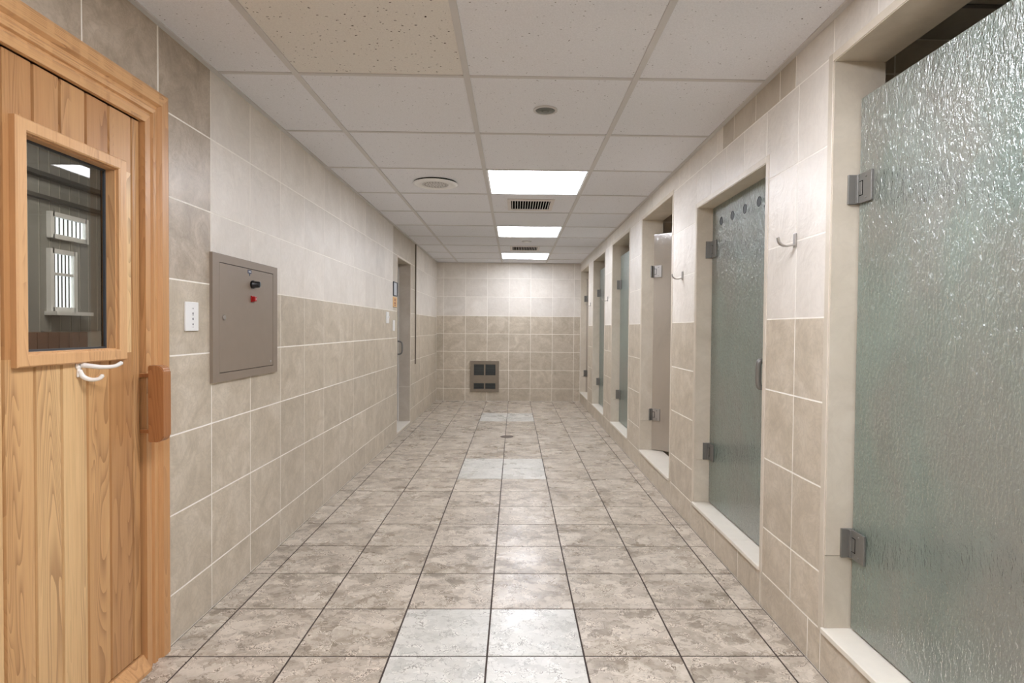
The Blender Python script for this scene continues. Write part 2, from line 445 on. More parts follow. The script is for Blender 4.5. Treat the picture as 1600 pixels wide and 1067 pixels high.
# ------------------------------------------------------------------ LEFT WALL
SD = (1.16, 2.19, -.1, 2.075)        # sauna door opening (y0,y1,z0,z1)
LD = (6.585, 7.41, .052, 2.05)       # far doorway
lb = MB()
gx = XL-.0008
WT = .18
for y0, y1, z0, z1 in [(YN, SD[0], -.05, H), (SD[0], SD[1], SD[3], H), (SD[1], LD[0], -.05, H), (LD[0], LD[1], LD[3], H), (LD[0], LD[1], -.05, LD[2]-.02), (LD[1], YB, -.05, H)]:
    lb.box(gx-WT, gx, y0, y1, z0, z1, M_GROUT)
zl = [0, .195, .507, .82, 1.131, 1.43, 1.744, 2.062, H]
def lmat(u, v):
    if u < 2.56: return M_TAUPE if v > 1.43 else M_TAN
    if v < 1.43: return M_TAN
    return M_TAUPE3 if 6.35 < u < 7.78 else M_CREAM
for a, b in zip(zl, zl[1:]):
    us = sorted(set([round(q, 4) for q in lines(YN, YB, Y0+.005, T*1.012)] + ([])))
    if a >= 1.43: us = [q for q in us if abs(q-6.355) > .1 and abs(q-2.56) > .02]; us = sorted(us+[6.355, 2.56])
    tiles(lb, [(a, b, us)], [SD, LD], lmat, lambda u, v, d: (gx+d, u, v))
wl = struct(lb.build('wall_left'), 'tiled left wall, tan tiles below and cream above')
# sauna opening reveal covered by the wooden casing; doorway lining tiles
jb = MB()
jb.box(XL-.14, XL-.0005, LD[1]+.0005, LD[1]+.012, LD[2], LD[3], M_GROUT)
for a, b in ((LD[2], .49), (.49, 2.05)): jb.box(XL-.14, XL-.001, LD[1]-.002, LD[1]+.004, a+.002, b-.002, M_TAUPE2)
jb.box(XL-.16, XL-.001, LD[0]-.004, LD[0]+.004, LD[2], LD[3], M_STONE)
jb.box(XL-.16, XL-.001, LD[0], LD[1], LD[3]-.004, LD[3]+.004, M_STONE)
for y in (LD[0]-.018, LD[1]): jb.box(XL-.004, XL+.003, y, y+.018, LD[2]-.02, LD[3]+.018, M_TRIM)
jb.box(XL-.004, XL+.003, LD[0], LD[1], LD[3], LD[3]+.018, M_TRIM)
struct(jb.build('trim_4'), 'tiled lining of the recessed doorway in the left wall')
struct(MB().box(XL-.17, XL+.006, LD[0], LD[1], LD[2]-.022, LD[2], M_SILL, .003).build('trim_5'), 'pale raised sill of the left doorway')
struct(MB().box(XL-.001, XL+.010, 7.755, 7.795, .76, H-.006, M_JOINT).build('trim_6'), 'dark vertical joint strip beyond the left doorway')

# far left door (dark, in the recess)
d2 = root('door_2', (XL-.155, LD[0]+.4, LD[2])); struct(d2, 'dark door at the back of the left doorway'); 
MB().box(-.02, .0, -.395, .42, .006, LD[3]-LD[2]-.006, M_DARKDOOR, .002).build('door_panel', d2)
hb = MB()
hb.tube([(0,.29,.86), (.045,.29,.86), (.075,.29,.88), (.08,.29,.94), (.075,.29,1.0), (.045,.29,1.02), (0,.29,1.02)], .009, M_DARKM)
hb.build('door_handle', d2)
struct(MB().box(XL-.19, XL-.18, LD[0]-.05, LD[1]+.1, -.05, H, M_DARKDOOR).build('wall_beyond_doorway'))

# ------------------------------------------------------------------ BACK WALL
bb = MB(); gy = YB+.0008
bb.box(XL-.2, XR+1.6, gy, gy+.15, -.05, H+.05, M_GROUT)
zb = [0, .215, .530, .845, 1.15, 1.455, 1.78, 2.095, H]
bx = lines(XL, XR, X0, T)
for a, b in zip(zb, zb[1:]):
    tiles(bb, [(a, b, bx)], [], lambda u, v: M_TAN if v < 1.455 else M_CREAM, lambda u, v, d: (u, gy-d, v))
struct(bb.build('wall_back'), 'end wall, tan tiles below and cream above')
rb = MB(); rb.box(XL-.2, XR+1.6, YN-.2, YN, -.05, H+.05, M_BACK); struct(rb.build('wall_rear'), 'plain wall behind the camera')

# ------------------------------------------------------------------ RIGHT WALL
ZS = .175
OPN = [(1.06, 2.06, 2.21), (2.60, 3.585, 2.005), (4.15, 5.136, 2.22), (5.70, 6.69, 2.22), (7.245, 8.29, 2.22), (8.83, 9.838, 2.22)]
WR = .182
gx2 = XR+.0008
rw = MB(); ops = [(a, b, ZS, c) for a, b, c in OPN]
edges = [YN] + [q for a, b, c in OPN for q in (a, b)] + [YB]
for i in range(0, len(edges), 2): rw.box(gx2, XR+WR, edges[i], edges[i+1], -.05, H, M_GROUT)
for a, b, c in OPN:
    rw.box(gx2, XR+WR, a, b, c+.003, H, M_GROUT)
    rw.box(gx2, XR+WR, a, b, -.05, ZS-.022, M_GROUT)
zr = [.158, .365, .677, .988, 1.30, 1.61, 1.92, 2.23, H]
pl = [YN, -2.4, -1.9, -1.4, -.9, -.4, .1, .6, 1.2, 1.66, 2.077, 2.168, 2.594, 2.86, 3.195, 3.633, 4.116, 4.5, 4.95, 5.42, 5.85, 6.3, 6.75, 7.2, 7.65, 8.1, 8.6, 9.1, 9.55, YB]
def rmat(u, v):
    if v < 1.30: return M_TAN
    if v > 2.23 and 2.33 < u < 3.16: return M_TAUPE3
    return M_CREAM
tiles(rw, [(0, .158, pl)], ops, rmat, lambda u, v, d: (gx2-d, u, v))
up = sorted([YN+.5*k for k in range(8)] + [1.06, 1.31, 1.56, 1.81, 2.06, 2.31, 2.60, 2.86, 3.1, 3.34, 3.585, 4.15, 4.4, 4.65, 4.9, 5.136, 5.42, 5.70, 5.95, 6.2, 6.45, 6.69, 6.97, 7.245, 7.5, 7.77, 8.03, 8.29, 8.56, 8.83, 9.08, 9.33, 9.58, 9.838, YB])
up2 = sorted([YN+.5*k for k in range(8)] + [1.06, 1.31, 1.56, 1.81, 2.06, 2.34, 2.48, 2.73, 3.0, 3.16, 3.25, 3.5, 3.75, 4.0, 4.25, 4.5, 4.75, 5.0, 5.3, 5.55, 5.8, 6.05, 6.3, 6.55, 6.8, 7.1, 7.4, 7.7, 8.0, 8.3, 8.6, 8.9, 9.2, 9.5, YB])
for a, b in zip(zr, zr[1:]):
    tiles(rw, [(a, b, up2 if a > 2 else up)], ops, rmat, lambda u, v, d: (gx2-d, u, v))
struct(rw.build('wall_right'), 'tiled right wall pierced by six shower doorways')
TR = .028
for k, (a, b, c) in enumerate(OPN):
    m = MB()
    # jamb linings, head lining
    for y0, y1 in ((a, a+.004), (b-.004, b)):
        for z0, z1 in ((ZS, .44), (.44, c-.0)): m.box(XR+.0005, XR+WR, y0-.004, y1+.004, z0+.001, z1-.001, M_STONE)
    m.box(XR+.0005, XR+WR, a, b, c-.004, c+.004, M_STONE)
    # bullnose edge on the wall face
    m.box(XR-.003, XR+.004, a-TR, a+.001, ZS-.02, c+TR, M_TRIM, .0015)
    m.box(XR-.003, XR+.004, b-.001, b+TR, ZS-.02, c+TR, M_TRIM, .0015)
    m.box(XR-.003, XR+.004, a, b, c-.001, c+TR, M_TRIM, .0015)
    struct(m.build('trim_%d' % (7+k)), 'cream stone lining of a shower doorway')
    s = MB(); mid = a+(b-a)*.33
    s.box(XR-.010, XR+WR+.01, a, mid-.001, ZS-.020, ZS, M_SILL, .003); s.box(XR-.010, XR+WR+.01, mid+.001, b, ZS-.020, ZS, M_SILL, .003)
    struct(s.build('trim_%d' % (13+k)), 'pale raised threshold of a shower doorway')

# shower stalls behind the wall
SX0, SX1 = XR+WR, XR+WR+1.15
sb = MB(); sb.box(SX0, SX1+.1, YN, YB, -.1, .03, M_FT); struct(sb.build('floor_showers'))
sb = MB(); sb.box(SX0, SX1+.1, YN, YB, H, H+.05, M_STALLC)
for j in range(-7, 11):
    y = CY+j*CT; sb.box(SX0, SX1, y-.62-.01, y-.62+.01, H-.004, H+.001, M_GAP)
struct(sb.build('ceiling_showers'))
def stall_tiles(mb, us, place):
    zz = [.03, .36, .67, .99, 1.30, 1.61, 1.92, 2.23, H]
    for a, b in zip(zz, zz[1:]):
        tiles(mb, [(a, b, us)], [], lambda u, v: M_TAUPE2 if v > 1.3 else M_TAN, place)
sb = MB(); sb.box(SX1+.0008, SX1+.1, YN, YB, -.05, H, M_GROUT)
stall_tiles(sb, lines(YN, YB, 2.2, .25), lambda u, v, d: (SX1+.0008-d, u, v)); struct(sb.build('wall_showers'))
parts_y = [(.70, .86)] + [(b+.14, OPN[i+1][0]-.22) for i, (a, b, c) in enumerate(OPN[:-1])]
for y0, y1 in parts_y:
    sb = MB(); sb.box(SX0, SX1, y0+.0008, y1-.0008, -.05, H, M_GROUT)
    us = [SX0, SX0+.13, SX0+.44, SX0+.75, SX0+1.06, SX1]
    stall_tiles(sb, us, lambda u, v, d: (u, y0+.0008-d, v)); stall_tiles(sb, us, lambda u, v, d: (u, y1-.0008+d, v))
    struct(sb.build('wall_partition'))

# ------------------------------------------------------------------ SHOWER DOORS
ordn = ['nearest to the camera', 'second', 'third', 'fourth', 'fifth', 'farthest']
DOORLAB = [
 'large frosted rain-glass shower door filling the right edge of the photo',
 'frosted shower door with four dark round holes along its top edge',
 'greyish shower door standing ajar into its stall, bright square hinges',
 'frosted green shower door just beyond the one standing ajar',
 'frosted green shower door between a closed green one and the last doorway',
 'narrow-looking grey shower door next to the end wall']
def hinge(mb_parent, y, z, gm, jm, name='hinge', wid=.075, hh=.052):
    """local coords: door pivot at origin, door runs towards -y, corridor towards -x"""
    m = MB()
    m.box(-.045, .010, -.010, -.0005, z-hh, z+hh, jm, .0012)                 # plate on the jamb
    m.box(-.020, -.0055, -.022, -.006, z-hh*.97, z+hh*.97, jm, .002)         # knuckle
    h = m.build(name, mb_parent)
    g = MB()
    g.box(-.014, -.0055, -.016-wid, -.016, z-hh, z+hh, gm, .0015)            # clamp plate, corridor side
    g.box(.0055, .014, -.016-wid, -.016, z-hh, z+hh, gm, .0015)
    g.box(-.0146, -.0139, -.043, -.0165, z-.026, z+.026, M_VOID)
    g.box(-.0158, -.0140, -.040, -.018, z-.023, z+.023, M_CHROME if gm is M_DARKM else M_DARKM, .0005)
    for zz in (z-hh*.7, z+hh*.7): m2 = g.lathe([(.004, 0), (.004, -.0015), (.002, -.002)], (-.014, -.016-wid*.6, zz), 'x', M_DARKM, 12)
    g.build('clamp_plate', h)
    return h
for k, (a, b, c) in enumerate(OPN):
    op = R(0)
    if k == 2: op = R(48)
    if k == 5: op = R(12)
    r = root('shower_door', (XR+.098, b-.006, 0), op)
    tag(r, DOORLAB[k], 'shower door', 'glass shower doors along the right wall')
    top = 2.005-.006 if k == 1 else (2.072 if k == 0 else 2.09)
    wdt = (b-a)-.014
    gm = M_GLASS2 if k in (2, 5) else M_GLASS
    g = MB()
    z0 = ZS+.008
    if k == 1:
        # glass with four vent holes: built as strips round each hole (grid with circular cut-outs)
        ys = [-.155, -.33, -.505, -.685]; zc = 1.896; rad = .024
        outline = [(-.010, z0), (-wdt, z0), (-wdt, top), (-.010, top)]
        tmp = bmesh.new()
        def ring(pts, x): return [tmp.verts.new((x, p[0], p[1])) for p in pts]
        for x in (-.005, .005):
            rs = [ring(outline, x)] + [ring([(yy+rad*math.cos(2*math.pi*i/24), zc+rad*math.sin(2*math.pi*i/24)) for i in range(24)], x) for yy in ys]
            ed = []
            for q in rs:
                for i in range(len(q)): ed.append(tmp.edges.new((q[i], q[(i+1) % len(q)])))
            bmesh.ops.triangle_fill(tmp, use_beauty=True, use_dissolve=False, edges=ed)
            if x == -.005: first = rs
            else:
                for A, B in zip(first, rs):
                    for i in range(len(A)): tmp.faces.new((A[i], A[(i+1) % len(A)], B[(i+1) % len(A)], B[i]))
        me = bpy.data.meshes.new('tmp'); tmp.to_mesh(me); tmp.free(); g.bm.from_mesh(me); bpy.data.meshes.remove(me); g.mi(gm)
    else:
        g.box(-.005, .005, -wdt, -.010, z0, top, gm, .0012)
    gp = g.build('glass_panel', r)
    bright = k == 2
    hm, jm = (M_CHROME, M_DARKM) if bright else (M_DARKM, M_DARKM)
    if k == 0: hz = (.488, 1.752)
    else: hz = (.495, 1.745 if k < 2 else 1.76)
    for z in hz:
        hh_ = hinge(r, 0, z, hm, jm)
        if bright: hh_['label'] = 'bright square steel hinge'
    # pull handle near the free edge
    if k in (1,):
        hd = MB(); yy = -.80
        zc = 1.038
        hd.tube([(-.005, yy, zc+.062), (-.032, yy, zc+.064), (-.042, yy, zc+.05), (-.044, yy, zc), (-.042, yy, zc-.05), (-.032, yy, zc-.064), (-.005, yy, zc-.062)], .0135, M_DARKM)
        hd.build('handle', r)
        for i, yv in enumerate(ys):
            v = MB(); prof = [(rad+.002, -.0056), (rad, -.0064), (rad-.004, -.0058), (rad-.004, .0058), (rad, .0064), (rad+.002, .0056)]
            v.lathe(prof, (0, yv, 1.896), 'x', M_HOLEDARK, 24)  # solid dark disc stands in for the shaded interior seen through each hole
            v.build('dark_hole_disc', r)

# ------------------------------------------------------------------ ROBE HOOKS on the right wall
def robe_hook():
    r = root('robe_hook')
    m = MB(); m.box(-.008, 0, -.011, .011, -.028, .030, M_CHROME, .004); m.build('wall_plate', r)
    m = MB()
    path = [(-.006, -.016), (-.030, -.022), (-.052, -.020), (-.068, -.008), (-.074, .012)]
    pp = [(x, z) for x, z in path]
    # flat strap with varying width
    n = 24; prev = None; k = m.mi(M_CHROME); rings = []
    for i in range(n+1):
        t = i/n*(len(pp)-1); j = min(int(t), len(pp)-2); f = t-j
        P = [Vector((*pp[max(0, min(len(pp)-1, q))], 0)) for q in (j-1, j, j+1, j+2)]
        c = .5*((2*P[1])+(P[2]-P[0])*f+(2*P[0]-5*P[1]+4*P[2]-P[3])*f*f+(3*P[1]-P[0]-3*P[2]+P[3])*f**3)
        wd = .010-.003*(i/n)
        rings.append((c.x, c.y, wd))
    vs = []
    for i, (x, z, wd) in enumerate(rings):
        a = rings[max(0, i-1)]; b = rings[min(n, i+1)]; d = Vector((b[0]-a[0], b[1]-a[1])).normalized(); nx, nz = -d.y*.003, d.x*.003
        vs.append([m.bm.verts.new(q) for q in ((x+nx, -wd, z+nz), (x+nx, wd, z+nz), (x-nx, wd, z-nz), (x-nx, -wd, z-nz))])
    for A, B in zip(vs, vs[1:]):
        for i in range(4): m.bm.faces.new((A[i], A[(i+1) % 4], B[(i+1) % 4], B[i])).smooth = True
    m.bm.faces.new(vs[0]); m.bm.faces.new(vs[-1])
    m.build('hook_arm', r)
    return r
rh = robe_hook(); rh.location = (XR, 2.315, 1.612)
tag(rh, 'steel robe hook nearest the camera, between the two largest shower doors', 'hook', 'steel robe hooks on the right wall')
for y, lb_ in ((3.877, 'steel robe hook beside the shower door that stands ajar'), (6.985, 'small steel robe hook after the fourth shower doorway'), (8.573, 'tiny steel robe hook closest to the end wall')):
    dup(rh, (XR, y, 1.612), lb_)

# ------------------------------------------------------------------ SAUNA DOOR (door_1)
sd = root('door_1', (XL, 1.62, 0)); struct(sd, 'cedar plank sauna door with a tall window, in the left wall')
oy = -1.62; SF = -.006        # slab face x (local)
def casing(mb, y0, y1, z0, z1, flip):
    pass
cs = MB()
# casing: moulded profile (thick outer bead stepping down to the inside); right leg and head
prof = [(-.02, 2.225), (.016, 2.225), (.020, 2.215), (.020, 2.178), (.006, 2.170), (.006, 2.160), (.013, 2.152), (.012, 2.138), (.003, 2.134), (.003, 2.126), (.012, 2.120), (.012, 2.092), (-.05, 2.092), (-.05, 2.225-.03), (-.02, 2.195)]
ztop = 2.105
def leg(prof, sgn, y_edge, mb, z1):
    A = []; B = []
    for x, y in prof:
        yy = y if sgn > 0 else (1.125 + (2.225-y))
        inset = (2.225-y)
        A.append(mb.bm.verts.new((x, yy+oy, 0.0))); B.append(mb.bm.verts.new((x, yy+oy, z1-inset)))
    k = mb.mi(M_WOODV); n = len(A)
    for i in range(n): mb.bm.faces.new((A[i], A[(i+1) % n], B[(i+1) % n], B[i])).material_index = k
    mb.bm.faces.new(A); mb.bm.faces.new(B)
leg(prof, 1, 0, cs, ztop); leg(prof, -1, 0, cs, ztop)
A = []; B = []
for x, y in prof:
    ins = 2.225-y
    A.append(cs.bm.verts.new((x, 2.225-ins+oy, ztop-ins))); B.append(cs.bm.verts.new((x, 1.125+ins+oy, ztop-ins)))
kk = cs.mi(M_WOODH); n = len(A)
for i in range(n): cs.bm.faces.new((A[i], A[(i+1) % n], B[(i+1) % n], B[i])).material_index = kk
cs.bm.faces.new(A); cs.bm.faces.new(B)
cs.build('door_casing', sd)
# slab of tongue and groove boards with an opening for the window
WY0, WY1, WZ0, WZ1 = 1.585, 1.957, 1.155, 1.775
sl = MB(); by = [1.26, 1.327, 1.430, 1.532, 1.632, 1.728, 1.831, 1.932, 2.045, 2.088]
sl_y0 = 1.262
STOP = 1.968
for a, b in zip(by, by[1:]):
    pr = [(a, .06, STOP, b)]
    segs = [(.065, STOP)]
    pieces = []
    if b <= WY0 or a >= WY1: pieces = [(a, b, .065, STOP)]
    else:
        pieces = [(a, b, .065, WZ0), (a, b, WZ1, STOP)]
        if a < WY0: pieces.append((a, WY0, WZ0, WZ1))
        if b > WY1: pieces.append((WY1, b, WZ0, WZ1))
    for p0, p1, z0, z1 in pieces:
        g0 = .0036 if abs(p0-a) < 1e-6 else 0; g1 = .0036 if abs(p1-b) < 1e-6 else 0
        q0, q1 = p0+oy, p1+oy
        sl.prism([(SF-.011, q0+g0*.35), (SF, q0+g0*1.5), (SF, q1-g1*1.5), (SF-.011, q1-g1*.35)], 2, z0, z1, M_WOOD)
sl.box(SF-.045, SF-.0112, by[0]+oy, WY0+oy, .065, STOP, M_WGAP); sl.box(SF-.045, SF-.0112, WY1+oy, by[-1]+oy, .065, STOP, M_WGAP)
sl.box(SF-.045, SF-.0112, WY0+oy, WY1+oy, .065, WZ0, M_WGAP); sl.box(SF-.045, SF-.0112, WY0+oy, WY1+oy, WZ1, STOP, M_WGAP)
slab = sl.build('door_slab', sd)
m = MB(); m.box(SF-.04, SF+.004, by[0]+oy, by[-1]+oy, STOP+.004, 2.006, M_WOODH, .002); m.box(SF-.04, SF-.004, by[0]+oy, by[-1]+oy, 2.010, 2.045, M_WOODH, .002); m.build('top_rail', sd)
m = MB(); m.prism([(-.07, 0.001), (.028, 0.001), (.028, .014), (SF+.004, .058), (-.07, .058)], 1, by[0]+oy+.001, 2.0915+oy, M_WOODV)
# prism(axis=1) takes (x,z)
m.build('threshold', sd)
# window frame, mitred with a stepped rebate
wf = MB()
def frame(mb, y0, y1, z0, z1, prof, mat):
    """prof: (inset, x) outline; mitred rectangular frame"""
    loops = []
    for ins, x in prof:
        loops.append([mb.bm.verts.new((x, y+oy, z)) for y, z in ((y0+ins, z0+ins), (y1-ins, z0+ins), (y1-ins, z1-ins), (y0+ins, z1-ins))])
    k = mb.mi(mat); n = len(loops)
    for i in range(n):
        A, B = loops[i], loops[(i+1) % n]
        for j in range(4): mb.bm.faces.new((A[j], A[(j+1) % 4], B[(j+1) % 4], B[j])).material_index = k
frame(wf, 1.556, 1.992, 1.132, 1.803, [(0, SF), (0, .010), (.004, .014), (.032, .014), (.036, .010), (.036, .000), (.040, .000), (.040, -.045), (.030, -.045), (.030, SF)], M_WOODF)
wf.build('window_frame', sd)
m = MB(); m.box(-.0405, -.0365, 1.59+oy, 1.956+oy, 1.165, 1.77, M_CLEAR); m.build('glass_pane', sd)
m = MB(); frame(m, 1.596, 1.952, 1.172, 1.763, [(0, -.0365), (0, -.030), (.006, -.030), (.006, -.0365)], M_SIGNF); m.build('glazing_bead', sd)
# handle : rounded cedar block held off the board
hm_ = MB()
def rr_block(mb, x0, x1, y0, y1, z0, z1, r, m):
    pts = []
    for cxx, cz, a0 in ((x1-r, z1-r, 0), ):
        for i in range(7): a = R(90*i/6); pts.append((cxx+r*math.cos(a), cz+r*math.sin(a)))
    pts.append((x0, z1)); pts.append((x0, z0))
    for i in range(7): a = R(-90+90*i/6); pts.append((x1-r+r*math.cos(a), z0+r+r*math.sin(a)))
    mb.prism(pts, 1, y0, y1, m)
rr_block(hm_, .045, .100, 2.046+oy, 2.090+oy, .838, 1.108, .024, M_HANDLE)
bmesh.ops.bevel(hm_.bm, geom=hm_.bm.edges[:], offset=.003, segments=2, affect='EDGES')
for z in (.87, 1.07): hm_.box(SF, .047, 2.079+oy, 2.0875+oy, z-.008, z+.008, M_WOODV, .002)
ho = hm_.build('door_handle', sd); ho['label'] = 'darker cedar pull handle'

# sauna room seen through the glass
sauna = []
SW = -3.2
m = MB(); m.box(SW-.1, SW, .2, 6.3, -.1, 2.9, M_SAUW)
for i in range(60):
    y = .9+i*.09
    m.box(SW, SW+.004, y, y+.078, 1.2, 2.48, M_SAUW2)
m.box(SW, SW+.05, .3, 6.2, 2.09, 2.115, M_SAUD); m.box(SW, SW+.07, .3, 6.2, 2.235, 2.262, M_SAUD)
struct(m.build('wall_sauna_left'), 'grey panelled far wall of the sauna room')
m = MB(); m.box(SW, SW+.02, .3, 4.36, .0, 1.195, M_SAUB)
for i in range(44): m.box(SW+.02, SW+.026, .32+i*.092, .32+i*.092+.082, 0, 1.19, M_SAUB)
struct(m.build('wall_sauna_wainscot'), 'brown board wainscot in the sauna room')
m = MB(); m.box(SW, XL-WT-.01, 6.2, 6.3, -.1, 2.9, M_SAUW)
m.box(SW, SW+.35, 4.62, 4.72, 0, 2.5, M_SAUW)
for i in range(4): m.box(SW+.04+i*.085, SW+.04+i*.085+.07, 4.615, 4.62, 0, 2.5, M_SAUW)
m.box(SW, XL-WT-.01, .1, .2, -.1, 2.9, M_SAUW); struct(m.build('wall_sauna_end'))
m = MB(); m.box(SW-.1, XL-WT-.004, .1, 6.3, 2.5, 2.6, M_SAUW); struct(m.build('ceiling_sauna'))
m = MB(); m.box(SW-.1, XL-WT-.004, .1, 6.3, -.15, -.02, M_SAUB); struct(m.build('floor_sauna'))
def swin(name, y0, y1, z0, z1, mull, slats):
    r = root(name, (SW, (y0+y1)/2, z0)); struct(r, 'bright window in the far wall of the sauna room')
    w2 = (y1-y0)/2; hh = z1-z0
    m = MB(); m.box(.002, .01, -w2, w2, 0, hh, M_DAY); m.build('window_pane', r)
    m = MB()
    for (a, b, c, d) in ((-w2-.02, -w2+.012, -.02, hh+.02), (w2-.012, w2+.02, -.02, hh+.02), (-w2, w2, -.02, .012), (-w2, w2, hh-.012, hh+.02)): m.box(.0, .035, a, b, c, d, M_WHITEP)
    for z in mull: m.box(.008, .03, -w2, w2, z-.01, z+.01, M_WHITEP)
    m.build('window_frame', r)
    m = MB()
    for i in range(slats):
        y = -w2+.02+(2*w2-.04)*(i+.5)/slats; m.box(.012, .018, y-.0035, y+.0035, .012, hh-.012, M_SAUD)
    m.build('blind', r)
    if mull: m = MB(); m.box(0, .09, -w2-.04, w2+.10, -.045, -.02, M_WHITEP); m.build('window_sill', r)
swin('window_1', 4.034, 4.345, 1.862, 2.003, [], 7)
swin('window_2', 4.03, 4.232, 1.358, 1.75, [.24], 5)
m = MB(); m.box(SW+.16, SW+.26, 4.50, 4.612, 1.60, 1.71, M_SAUD, .01); m.box(SW+.18, SW+.24, 4.49, 4.50, 1.62, 1.69, M_SAUW, .003)
tag(m.build('wall_lamp'), 'small dim box lamp seen through the sauna door window', 'lamp')

m = MB(); m.box(SW+.7, SW+1.0, 2.6, 3.8, 2.47, 2.5, M_SFILL, .004)  # added glowing box, out of view, so the sauna interior shows through the glass
tag(m.build('sauna_fill_lamp'), 'added unseen fill lamp brightening the sauna room behind the cedar door', 'lamp')

# white double hook on the sauna door
r = root('coat_hook', (XL+SF, 1.792, 1.118)); tag(r, 'white two-pronged coat hook on the cedar sauna door, under its window', 'hook')
m = MB(); m.lathe([(.013, 0), (.013, .004), (.010, .007), (.004, .008)], (0, 0, .006), 'x', M_HOOKW, 24); m.box(0, .006, -.008, .008, -.03, .006, M_HOOKW, .003); m.build('mounting_plate', r)
m = MB(); m.tube([(.004, .004, .008), (.030, .012, .004), (.055, .026, .000), (.080, .046, .002), (.092, .060, .012)], [.008, .0075, .0065, .006, .0065], M_HOOKW); m.build('upper_prong', r)
m = MB(); m.tube([(.004, 0, -.010), (.012, .004, -.028), (.030, .012, -.038), (.048, .020, -.036), (.056, .026, -.026)], [.008, .0075, .0065, .006, .0065], M_HOOKW); m.build('lower_prong', r)
m = MB(); m.lathe([(.004, .0075), (.004, .009)], (0, 0, .008), 'x', M_SIGNF, 12); m.build('screw', r)

# ------------------------------------------------------------------ CONTROL CABINET
r = root('control_cabinet', (XL, 2.8895, 1.285)); tag(r, 'taupe steel control cabinet with black knob and red button on the left wall', 'cabinet')
m = MB(); hw, hhh = .3435, .2865; iw, ih = .287, .249
for a, b, c, d in ((-hw, -iw, -hhh, hhh), (iw, hw, -hhh, hhh), (-iw, iw, -hhh, -ih), (-iw, iw, ih, hhh)): m.box(0, .014, a, b, c, d, M_CAB)
m.box(0, .004, -iw, iw, -ih, ih, M_CABGAP); m.build('frame', r)
m = MB(); m.box(.004, .0135, -iw+.003, iw-.003, -ih+.003, ih-.003, M_CAB, .001); d = m.build('cabinet_door', r)
yk = 2.925-2.8895
m = MB(); m.lathe([(.020, .0135), (.020, .024), (.016, .026), (.015, .050), (.013, .053)], (0, yk, .172), 'x', M_BLACK, 24); m.box(.050, .056, yk-.003, yk+.003, .160, .186, M_SIGNW, .001); k = m.build('knob', d); k['label'] = 'black rotary knob'
m = MB(); m.box(.0135, .020, yk-.016, yk+.016, .084, .116, M_REDP, .002); m.box(.020, .034, yk-.012, yk+.012, .088, .112, M_REDP, .003); m.box(.034, .0345, yk-.003, yk+.003, .097, .103, M_SIGNW); k = m.build('push_button', d); k['label'] = 'square red push button'
m = MB(); yl = 2.898-2.8895; m.box(.0135, .0148, yl-.020, yl+.020, .224, .242, M_BLUE, .0005); m.prism([(yl-.006, .224), (yl+.006, .224), (yl+.002, .212), (yl-.003, .212)], 0, .0136, .0147, M_BLUE)
m.box(.0148, .0152, yl-.012, yl+.012, .230, .236, M_SIGNW); m.build('badge', d)
m = MB(); m.lathe([(.011, .0135), (.011, .017), (.009, .019)], (0, 2.643-2.8895, .002), 'x', M_CHROME, 24); m.box(.019, .0196, -.2475, -.2455, -.004, .008, M_BLACK); m.build('lock', d)
m = MB(); m.lathe([(.006, .0135), (.006, .015), (.004, .016)], (0, .2565, -.224), 'x', M_CHROME, 16); m.build('screw', d)

# ------------------------------------------------------------------ SWITCH PLATES
r = root('wall_plate', (XL, 2.398, 1.2865)); tag(r, 'white control plate with tiny grey marks between sauna door and steel cabinet', 'switch plate')
m = MB(); m.box(0, .008, -.047, .047, -.0595, .0595, M_WHITEP, .0025); m.build('cover_plate', r)
m = MB()
for z, s in ((.033, .003), (.013, .0045), (.006, .003), (-.010, .005), (-.032, .0045), (-.043, .002)): m.lathe([(s, .008), (s, .0086)], (0, .004, z), 'x', M_INK, 12)
m.build('indicator_marks', r)
r = root('light_switch', (XL, 6.065, 1.35)); tag(r, 'white toggle light switch farther from the left doorway, higher of the two', 'light switch')
m = MB(); m.box(0, .008, -.062, .062, -.06, .06, M_WHITEP, .0025); m.build('cover_plate', r)
m = MB(); m.box(.008, .022, -.01, .01, -.008, .014, M_WHITEP, .002); m.build('toggle', r)
r = root('light_switch', (XL, 6.385, 1.268)); tag(r, 'lower white rocker switch right beside the left doorway', 'light switch')
m = MB(); m.box(0, .007, -.045, .045, -.059, .059, M_WHITEP, .0025); m.build('cover_plate', r)
m = MB()
for z in (-.032, -.011, .011, .032): m.box(.007, .010, -.014, .014, z-.008, z+.008, M_WHITEP, .001)
m.build('rocker_buttons', r)

# ------------------------------------------------------------------ SIGNS
r = root('framed_sign', (XL, 6.445, 1.672)); tag(r, 'small dark-framed notice beside the left doorway', 'sign')
m = MB(); m.box(0, .006, -.085, .085, -.068, .068, M_SIGNW); m.build('sign_face', r)
m = MB()
for a, b, c, d in ((-.1, -.085, -.078, .078), (.085, .1, -.078, .078), (-.085, .085, -.078, -.068), (-.085, .085, .068, .078)): m.box(0, .010, a, b, c, d, M_SIGNF)
m.build('sign_frame', r)
r = root('warning_sign', (XL, 6.445, 1.525)); tag(r, 'orange and white notice with brown markings below the dark-framed one', 'sign')
m = MB(); m.box(0, .004, -.1, .1, -.058, .058, M_RED2); m.build('sign_face', r)
m = MB()
for z in (.036, .020, -.004, -.016, -.034): m.box(.004, .0046, -.045+.01*abs(z)*50*0, .04, z-.006, z+.005, M_SIGNM)
m.box(.004, .0046, -.1, .1, -.058, -.052, M_SIGNF)
m.build('printed_text', r)

